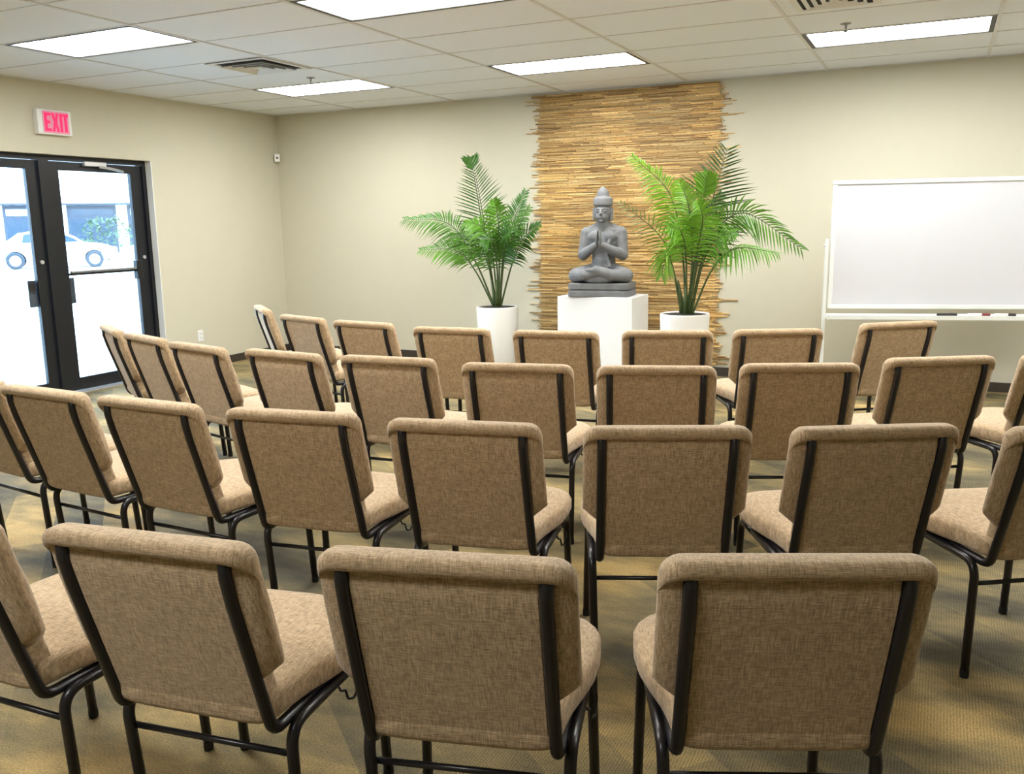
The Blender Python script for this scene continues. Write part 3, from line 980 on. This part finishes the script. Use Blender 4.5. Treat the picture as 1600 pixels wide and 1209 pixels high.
def make_frond(root, start, length, droop, P, tone, face=0.55, step=0.022, spread=0.40, width=0.0085):
    """stalk plus two combs of folded narrow leaflets"""
    pts = [cat(P, k / 22) for k in range(23)]
    rad = [0.0085 * (1 - k / 22) + 0.0015 for k in range(23)]
    stalk = link('frond', tube_mesh('frond', pts, rad, 6), M['stem'], root, smooth=True)
    V, F, C = [], [], []
    total = sum((pts[i + 1] - pts[i]).length for i in range(22))
    nl = int(total * (1 - start) / step)
    for j in range(nl + 1):
        u = j / nl
        t = start + (0.995 - start) * u
        p = cat(P, t)
        tan = (cat(P, min(t + 0.02, 1.0)) - cat(P, t - 0.02)).normalized()
        up = (Vector((0, 0, 1)) * (1 - face) + Vector((0.28, -1.0, 0.15)) * face).normalized()
        side = tan.cross(up).normalized()
        nor = side.cross(tan).normalized()
        prof = (0.55 + 0.45 * math.sin(PI * min(1, u * 1.15 + 0.12))) * (1.0 if u < 0.75 else 1.0 - 0.45 * (u - 0.75) / 0.25)
        for s in (-1, 1):
            L = length * 1.25 * prof * random.uniform(0.85, 1.1)
            fwd = spread + 0.75 * u + random.uniform(-0.1, 0.1)
            d = (side * s + tan * fwd + nor * random.uniform(0.12, 0.38)).normalized()
            w = width * random.uniform(0.85, 1.1) * (0.8 + 0.2 * prof)
            wd = (tan - d * tan.dot(d)).normalized()
            fold = d.cross(wd).normalized() * 0.35
            sag = droop * random.uniform(0.7, 1.2)
            b0 = len(V)
            for q, wf in ((0.0, 0.35), (0.3, 1.0), (0.65, 0.8), (1.0, 0.04)):
                c = p + d * (L * q) + Vector((0, 0, -1)) * (sag * L * q * q * 0.9)
                V += [tuple(c + wd * w * wf), tuple(c - fold * w * wf), tuple(c - wd * w * wf)]
            for q in range(3):
                i = b0 + q * 3
                F += [(i, i + 1, i + 4, i + 3), (i + 1, i + 2, i + 5, i + 4)]
            g = random.uniform(0.75, 1.25)
            C += [(tone[0] * g, tone[1] * g, tone[2] * g)] * 6
    me = mesh_of('leaflets', V, F); paint(me, C)
    link('leaflets', me, M['leaf'], stalk, kind='stuff')

def potted_palm(label, loc, top, pot_r, fronds, tones):
    t = thing('potted_palm', label, 'potted plant', (loc[0], loc[1], 0), group='palms beside the statue')
    H = top
    pot = link('pot', lathe_mesh('pot', [(0.0, 0.0), (pot_r * 0.80, 0.0), (pot_r * 0.83, 0.015), (pot_r * 0.93, H * 0.5), (pot_r, H - 0.012), (pot_r - 0.004, H), (pot_r - 0.016, H), (pot_r - 0.022, H - 0.02), (pot_r - 0.03, H - 0.30), (0, H - 0.30)], 40), M['ceramic'], t, smooth=True)
    soil = lathe_mesh('soil', [(0.0, H - 0.002), (pot_r * 0.5, H - 0.003), (pot_r - 0.019, H - 0.010), (pot_r - 0.026, H - 0.07), (0, H - 0.07)], 28)
    link('soil', soil, M['soil'], t, smooth=True)
    for k, (st_, ln, dr, P) in enumerate(fronds):
        style = STYLES.get((label[:12], k), {})
        Q = [(p[0], p[1], p[2] + loc[2]) for p in P]
        Q[0] = (Q[0][0], Q[0][1], H - 0.03)
        make_frond(t, st_, ln, dr, Q, tones[k % len(tones)], **style)
    # sheathed stems where the fronds leave the soil
    for k in range(4):
        a = k * 1.7
        x, y = 0.022 * math.cos(a), 0.022 * math.sin(a)
        V, F = sweep([(x, y, H - 0.03), (x * 1.5, y * 1.5, H + 0.12), (x * 2.6, y * 2.6, H + 0.26)], [0.022, 0.017, 0.007], 8)
        link('stem', mesh_of('stem', V, F), M['stem'], t, smooth=True)
    return t

PALM_BY_DOOR = [
    (0.35, 0.26, 0.1, [(-0.007, 0.000, 0.012), (-0.090, 0.020, 0.465), (-0.177, 0.050, 0.952), (-0.278, 0.080, 1.406)]),
    (0.35, 0.2, 0.5, [(-0.021, 0.000, 0.012), (-0.223, -0.020, 0.436), (-0.498, -0.040, 0.794), (-0.981, -0.060, 0.844)]),
    (0.42, 0.17, 0.4, [(-0.027, 0.000, 0.012), (-0.215, -0.040, 0.345), (-0.399, -0.080, 0.536), (-0.771, -0.120, 0.545)]),
    (0.35, 0.17, 0.25, [(0.021, 0.000, 0.013), (0.075, 0.020, 0.466), (0.161, 0.050, 0.795), (0.279, 0.080, 1.078)]),
    (0.35, 0.18, 0.3, [(0.028, 0.000, 0.013), (0.184, -0.040, 0.408), (0.326, -0.080, 0.647), (0.508, -0.120, 0.774)]),
    (0.35, 0.17, 0.3, [(0.014, 0.000, 0.013), (0.099, -0.060, 0.409), (0.217, -0.100, 0.648), (0.418, -0.130, 0.925)]),
    (0.3, 0.19, 0.5, [(0.000, 0.000, 0.012), (0.012, -0.100, 0.470), (-0.032, -0.200, 0.741), (-0.170, -0.280, 0.802)]),
    (0.3, 0.18, 0.6, [(0.007, 0.000, 0.013), (0.042, -0.080, 0.409), (0.042, -0.180, 0.622), (-0.013, -0.280, 0.642)]),
    (0.3, 0.18, 0.5, [(0.014, 0.000, 0.013), (0.120, -0.100, 0.471), (0.213, -0.200, 0.680), (0.291, -0.280, 0.698)]),
    (0.3, 0.18, 0.5, [(0.000, 0.000, 0.012), (-0.105, 0.020, 0.404), (-0.288, 0.060, 0.649), (-0.582, 0.100, 0.681)]),
    (0.32, 0.18, 0.4, [(0.014, 0.000, 0.013), (0.070, -0.080, 0.470), (0.099, -0.150, 0.827), (0.087, -0.200, 1.001)]),
    (0.90, 0.11, 0.1, [(-0.012, 0.000, 0.012), (-0.135, 0.0, 0.715), (-0.205, 0.02, 1.080), (-0.272, 0.04, 1.400)]),
]
PALM_BY_BOARD = [
    (0.35, 0.30, 0.1, [(0.025, 0.000, 0.016), (0.095, 0.030, 0.437), (0.176, 0.070, 0.853), (0.275, 0.110, 1.250)]),
    (0.35, 0.2, 0.55, [(0.010, 0.000, 0.016), (-0.017, -0.050, 0.489), (-0.115, -0.090, 0.931), (-0.410, -0.110, 1.221)]),
    (0.8, 0.12, 0.15, [(0.020, 0.000, 0.016), (0.078, -0.020, 0.439), (0.122, -0.030, 0.781), (0.164, -0.030, 1.077)]),
    (0.42, 0.15, 0.3, [(-0.021, 0.000, 0.015), (-0.094, -0.020, 0.339), (-0.209, -0.030, 0.614), (-0.522, -0.050, 0.868)]),
    (0.42, 0.19, 0.45, [(0.041, 0.000, 0.016), (0.161, 0.000, 0.512), (0.424, 0.020, 0.775), (0.861, 0.050, 0.504)]),
    (0.42, 0.21, 0.8, [(0.051, 0.000, 0.017), (0.222, -0.070, 0.344), (0.414, -0.130, 0.511), (0.724, -0.190, 0.484)]),
    (0.42, 0.15, 0.8, [(-0.021, 0.000, 0.015), (-0.086, -0.050, 0.340), (-0.128, -0.090, 0.491), (-0.155, -0.130, 0.304)]),
    (0.32, 0.2, 0.5, [(0.010, 0.000, 0.016), (0.027, -0.100, 0.442), (0.010, -0.200, 0.639), (-0.055, -0.290, 0.679)]),
    (0.32, 0.2, 0.5, [(0.031, 0.000, 0.016), (0.114, -0.090, 0.491), (0.167, -0.170, 0.732), (0.145, -0.250, 0.864)]),
    (0.32, 0.2, 0.5, [(0.025, 0.000, 0.016), (0.064, -0.050, 0.489), (0.037, -0.090, 0.830), (-0.026, -0.130, 1.013)]),
    (0.38, 0.18, 0.6, [(0.046, 0.000, 0.017), (0.146, -0.050, 0.391), (0.264, -0.110, 0.587), (0.419, -0.170, 0.634)]),
    (0.32, 0.18, 0.4, [(0.020, 0.000, 0.016), (0.056, 0.030, 0.387), (0.113, 0.100, 0.683), (0.231, 0.170, 0.927)]),
]

STYLES = {('palm in a sl', 0): dict(face=1.0, step=0.030, spread=0.30, width=0.0075), ('palm in a sl', 1): dict(face=0.7), ('palm in a sl', 2): dict(face=0.7),
          ('palm in a wh', 0): dict(face=1.0, step=0.030, spread=0.12, width=0.0075), ('palm in a wh', 2): dict(face=0.9, step=0.012, spread=0.8, width=0.012), ('palm in a sl', 11): dict(face=0.9, step=0.008, spread=0.95, width=0.011), ('palm in a wh', 4): dict(face=0.8, step=0.028, spread=0.5),
          ('palm in a wh', 5): dict(face=0.25, spread=0.3), ('palm in a wh', 3): dict(face=0.8, step=0.034, width=0.006)}
GREENS = [(0.035, 0.115, 0.010), (0.065, 0.20, 0.013), (0.11, 0.29, 0.016), (0.05, 0.155, 0.015)]
BRIGHT = [(0.04, 0.105, 0.022), (0.19, 0.42, 0.015), (0.13, 0.31, 0.012), (0.15, 0.20, 0.035), (0.085, 0.22, 0.015), (0.12, 0.29, 0.03), (0.17, 0.34, 0.02), (0.15, 0.36, 0.02), (0.14, 0.32, 0.02), (0.18, 0.37, 0.02), (0.10, 0.26, 0.02), (0.06, 0.15, 0.02)]
potted_palm('palm in a slim white pot between the corner and the bamboo hanging', (-3.8474, 7.70, 0.672), 0.672, 0.205, PALM_BY_DOOR, GREENS)
potted_palm('palm in a white pot between the statue and the whiteboard', (-1.8088, 6.95, 0.737), 0.737, 0.195, PALM_BY_BOARD, BRIGHT)

# ------------------------------------------------------------------ mobile whiteboard
WBX, WBY, WBA = -0.797, 7.50, 0.237
wb = thing('mobile_whiteboard', 'large white wheeled whiteboard with a marker tray', 'whiteboard', (WBX, WBY, 0), rz=WBA)
BW, BZ0, BZ1 = 1.83, 0.752, 1.748
fw_ = 0.032
box('writing_surface', (fw_ - 0.004, BW - fw_ + 0.004, -0.008, 0.010, BZ0 + fw_ - 0.004, BZ1 - fw_ + 0.004), M['board'], wb)
box('frame_rail', (0, BW, -0.016, 0.016, BZ1 - fw_, BZ1), M['board_frame'], wb, bevel=0.004)
box('frame_rail', (0, BW, -0.016, 0.016, BZ0, BZ0 + fw_), M['board_frame'], wb, bevel=0.004)
box('frame_rail', (0, fw_, -0.016, 0.016, BZ0 + fw_, BZ1 - fw_), M['board_frame'], wb, bevel=0.004)
box('frame_rail', (BW - fw_, BW, -0.016, 0.016, BZ0 + fw_, BZ1 - fw_), M['board_frame'], wb, bevel=0.004)
for x in (-0.038, BW + 0.012):
    box('post', (x, x + 0.026, -0.014, 0.014, 0.10, 1.30), M['board_frame'], wb, bevel=0.003)
    pv = link('pivot_knob', lathe_mesh('pivot_knob', [(0, -0.006), (0.010, -0.006), (0.010, 0.006), (0, 0.006)], 14), M['alu'], wb)
    pv.rotation_euler = (0, PI / 2, 0); pv.location = (x + 0.013 + (-0.018 if x < 0 else 0.018), 0, 1.25)
    ft = box('foot_beam', (x - 0.004, x + 0.030, -0.27, 0.27, 0.075, 0.105), M['board_frame'], wb, bevel=0.004)
    for y in (-0.24, 0.24):
        cs = link('caster', lathe_mesh('caster', [(0, -0.011), (0.030, -0.011), (0.034, -0.006), (0.034, 0.006), (0.030, 0.011), (0, 0.011)], 18), M['rubber'], ft)
        cs.rotation_euler = (0, PI / 2, 0); cs.location = (x + 0.013, y, 0.035)
        box('caster_fork', (x + 0.0, x + 0.026, y - 0.008, y + 0.008, 0.060, 0.080), M['alu'], ft)
box('lower_rail', (-0.012, BW + 0.012, -0.012, 0.012, 0.672, 0.712), M['board_frame'], wb)
TZ = 0.716
tr = prism_mesh('marker_tray', [(-0.012, TZ - 0.052), (-0.100, TZ - 0.048), (-0.106, TZ - 0.040), (-0.106, TZ - 0.008), (-0.100, TZ - 0.008), (-0.098, TZ - 0.014), (-0.012, TZ - 0.016)], 'x', 0.0, BW)
link('marker_tray', tr, M['board_frame'], wb)
wmat = Matrix.Translation((WBX, WBY, 0)) @ Matrix.Rotation(WBA, 4, 'Z')
def marker(label, x, L, body, cap, zoff=0.0, y=-0.080):
    p = wmat @ Vector((x, y, TZ - 0.0003 + zoff))
    t = thing('marker_pen', label, 'marker', p, rz=WBA, group='pens on the whiteboard tray')
    V, F = sweep([(0, 0, 0), (L * 0.62, 0, 0)], 0.0105, 12)
    link('barrel', mesh_of('barrel', V, F), body, t, smooth=False)
    V, F = sweep([(L * 0.62, 0, 0), (L * 0.64, 0, 0), (L * 0.98, 0, 0), (L, 0, 0)], [0.0115, 0.0120, 0.0105, 0.008], 12)
    link('cap', mesh_of('cap', V, F), cap, t)
marker('black marker lying in the whiteboard tray, nearest the palm', 0.80, 0.145, M['marker_black'], M['marker_black'])
marker('white marker with a dark red cap in the whiteboard tray, between two others', 1.02, 0.16, M['white'], M['marker_red'])
marker('white marker with a black cap in the whiteboard tray, farthest from the palm', 1.21, 0.15, M['white'], M['marker_black'])

# ------------------------------------------------------------------ outside the glass doors
tag(box('ground_outside', (-90, XL - 0.17, -20, 80, -0.20, -0.02), M['asphalt'], kind='structure'), 'pale sunlit concrete car park outside the glass doors', 'car park')
OA = math.atan2(0.62, -0.785)          # looking out through the doors
Lx = Vector((math.cos(OA - PI / 2), math.sin(OA - PI / 2), 0))     # to the right as seen from inside
Fx = Vector((math.cos(OA), math.sin(OA), 0))
def out_at(dist, right):
    return Fx * dist + Lx * right
oz = OA - PI / 2
def car(label, dist, right, turn=0.0, flip=1):
    p = out_at(dist, right)
    t = thing('parked_car', label, 'car', (p.x, p.y, -0.02), rz=oz + turn, group='cars in the car park')
    f = flip
    side = [(-2.2, 0.32), (-2.25, 0.62), (-2.15, 0.88), (-1.75, 0.97), (-1.2, 1.36), (-0.6, 1.46), (0.15, 1.44), (0.75, 1.20), (1.05, 0.98), (1.75, 0.90), (2.15, 0.76), (2.25, 0.55), (2.2, 0.32)]
    def arch(cx):
        return [(cx + 0.38 * math.cos(a), 0.32 + 0.36 * math.sin(a)) for a in [PI * k / 8 for k in range(9)]]
    outline = side + arch(1.38) + arch(-1.38)
    outline = [(x * f, z) for x, z in outline]
    link('body', prism_mesh('car_body', outline, 'y', -0.87, 0.87, bevel=0.03), M['car_white'], t, smooth=False)
    for pts in ([(-1.10, 1.0), (-1.02, 1.30), (-0.55, 1.39), (-0.12, 1.39), (-0.12, 1.0)], [(-0.04, 1.0), (-0.04, 1.39), (0.18, 1.37), (0.66, 1.16), (0.92, 1.0)]):
        for y0, y1 in ((-0.876, -0.866), (0.866, 0.876)):
            link('side_window', prism_mesh('side_window', [(x * f, z) for x, z in pts], 'y', y0, y1), M['car_glass'], t)
    for nm, a, b in (('windscreen', (0.22, 1.435), (0.98, 1.04)), ('rear_window', (-1.22, 1.375), (-1.70, 1.02))):
        dx, dz = b[0] - a[0], b[1] - a[1]
        l = math.hypot(dx, dz); nx, nz = (dz / l * -0.01, dx / l * 0.01)
        if nz < 0: nx, nz = -nx, -nz
        q = [(a[0] + nx, a[1] + nz), (b[0] + nx, b[1] + nz), (b[0] - nx, b[1] - nz), (a[0] - nx, a[1] - nz)]
        link(nm, prism_mesh(nm, [(x * f, z) for x, z in q], 'y', -0.70, 0.70), M['car_glass'], t)
    ty = lathe_mesh('tyre', [(0.20, -0.10), (0.30, -0.11), (0.325, -0.08), (0.325, 0.08), (0.30, 0.11), (0.20, 0.10), (0.20, -0.10)], 24)
    hb = lathe_mesh('hub', [(0.0, -0.09), (0.20, -0.095), (0.205, 0.0), (0.20, 0.095), (0.0, 0.09)], 16)
    for x in (-1.38, 1.38):
        for y in (-0.79, 0.79):
            w = link('wheel', ty, M['tyre'], t, smooth=True); w.rotation_euler = (PI / 2, 0, 0); w.location = (x * f, y, 0.325)
            link('hub', hb, M['hub'], w)
    for x, m, nm in ((2.2, M['hub'], 'headlight'), (-2.2, M['marker_red'], 'tail_light')):
        for y in (-0.62, 0.62):
            box(nm, tuple(sorted(((x - 0.03) * f, (x + 0.03) * f))) + (y - 0.16, y + 0.16, 0.62, 0.76), m, t, bevel=0.01)
    return t
car('white parked car whose wheel shows through the door with the push bar', 40.0, -0.55)
car('white parked car seen through the glass cut by the photo edge', 37.0, -4.9, 0.05, -1)
car('white parked car beyond the first, close to the door latch', 41.0, 4.6, 0.2, -1)

bd = thing('shop_building', 'shop front across the car park with a white band over blue glass', 'building', out_at(52.0, 0.0), rz=oz)
box('wall', (-30, 30, 0.4, 6.0, -0.02, 6.5), M['fascia'], bd)
box('fascia', (-30, 30, -0.6, 0.39, 2.78, 6.6), M['fascia'], bd)
box('soffit', (-30, 30, -0.58, 0.38, 2.70, 2.775), M['shopframe'], bd)
x = -29.0
k = 0
while x < 29:
    w = 2.35
    fr_ = box('window', (x, x + w, 0.30, 0.398, 0.2, 2.68), M['shopframe'], bd)
    box('pane', (x + 0.14, x + w - 0.14, 0.285, 0.299, 0.45, 2.05), M['shopglass'], fr_)
    box('pane', (x + 0.14, x + w - 0.14, 0.285, 0.299, 2.18, 2.50), M['car_white'] if k % 2 else M['shopglass'], fr_)
    x += w + 0.55
    k += 1

def shrub(label, dist, right, rad, h, n=420):
    p = out_at(dist, right)
    t = thing('shrub', label, 'shrub', (p.x, p.y, -0.02), group='shrubs by the shop front')
    V, F = sweep([(0, 0, 0), (0.02, 0, h * 0.5)], [0.05, 0.02], 6)
    link('trunk', mesh_of('trunk', V, F), M['stem'], t)
    V, F, C = [], [], []
    for _ in range(n):
        a = random.uniform(0, 2 * PI); e = random.uniform(-0.5, 1.0)
        r = rad * random.uniform(0.6, 1.0)
        c = Vector((r * math.cos(a) * math.sqrt(max(0.05, 1 - e * e * 0.8)), r * math.sin(a) * math.sqrt(max(0.05, 1 - e * e * 0.8)), h * 0.55 + e * h * 0.45))
        d = Vector((random.uniform(-1, 1), random.uniform(-1, 1), random.uniform(-0.6, 1))).normalized()
        s = d.cross(Vector((0.3, 0.2, 1))).normalized()
        L, w = random.uniform(0.14, 0.26), random.uniform(0.04, 0.08)
        b = len(V)
        V += [tuple(c), tuple(c + d * L * 0.5 + s * w), tuple(c + d * L), tuple(c + d * L * 0.5 - s * w)]
        F.append((b, b + 1, b + 2, b + 3))
        g = random.uniform(0.6, 1.3)
        C.append((0.022 * g, 0.06 * g, 0.018 * g))
    me = mesh_of('foliage', V, F); paint(me, C)
    link('foliage', me, M['shrub'], t, kind='stuff')
shrub('green shrub outside the doors, between two white cars', 47.0, 1.6, 1.2, 2.0)
shrub('green shrub outside the doors, close to the door latch', 48.5, 4.3, 0.9, 1.7)
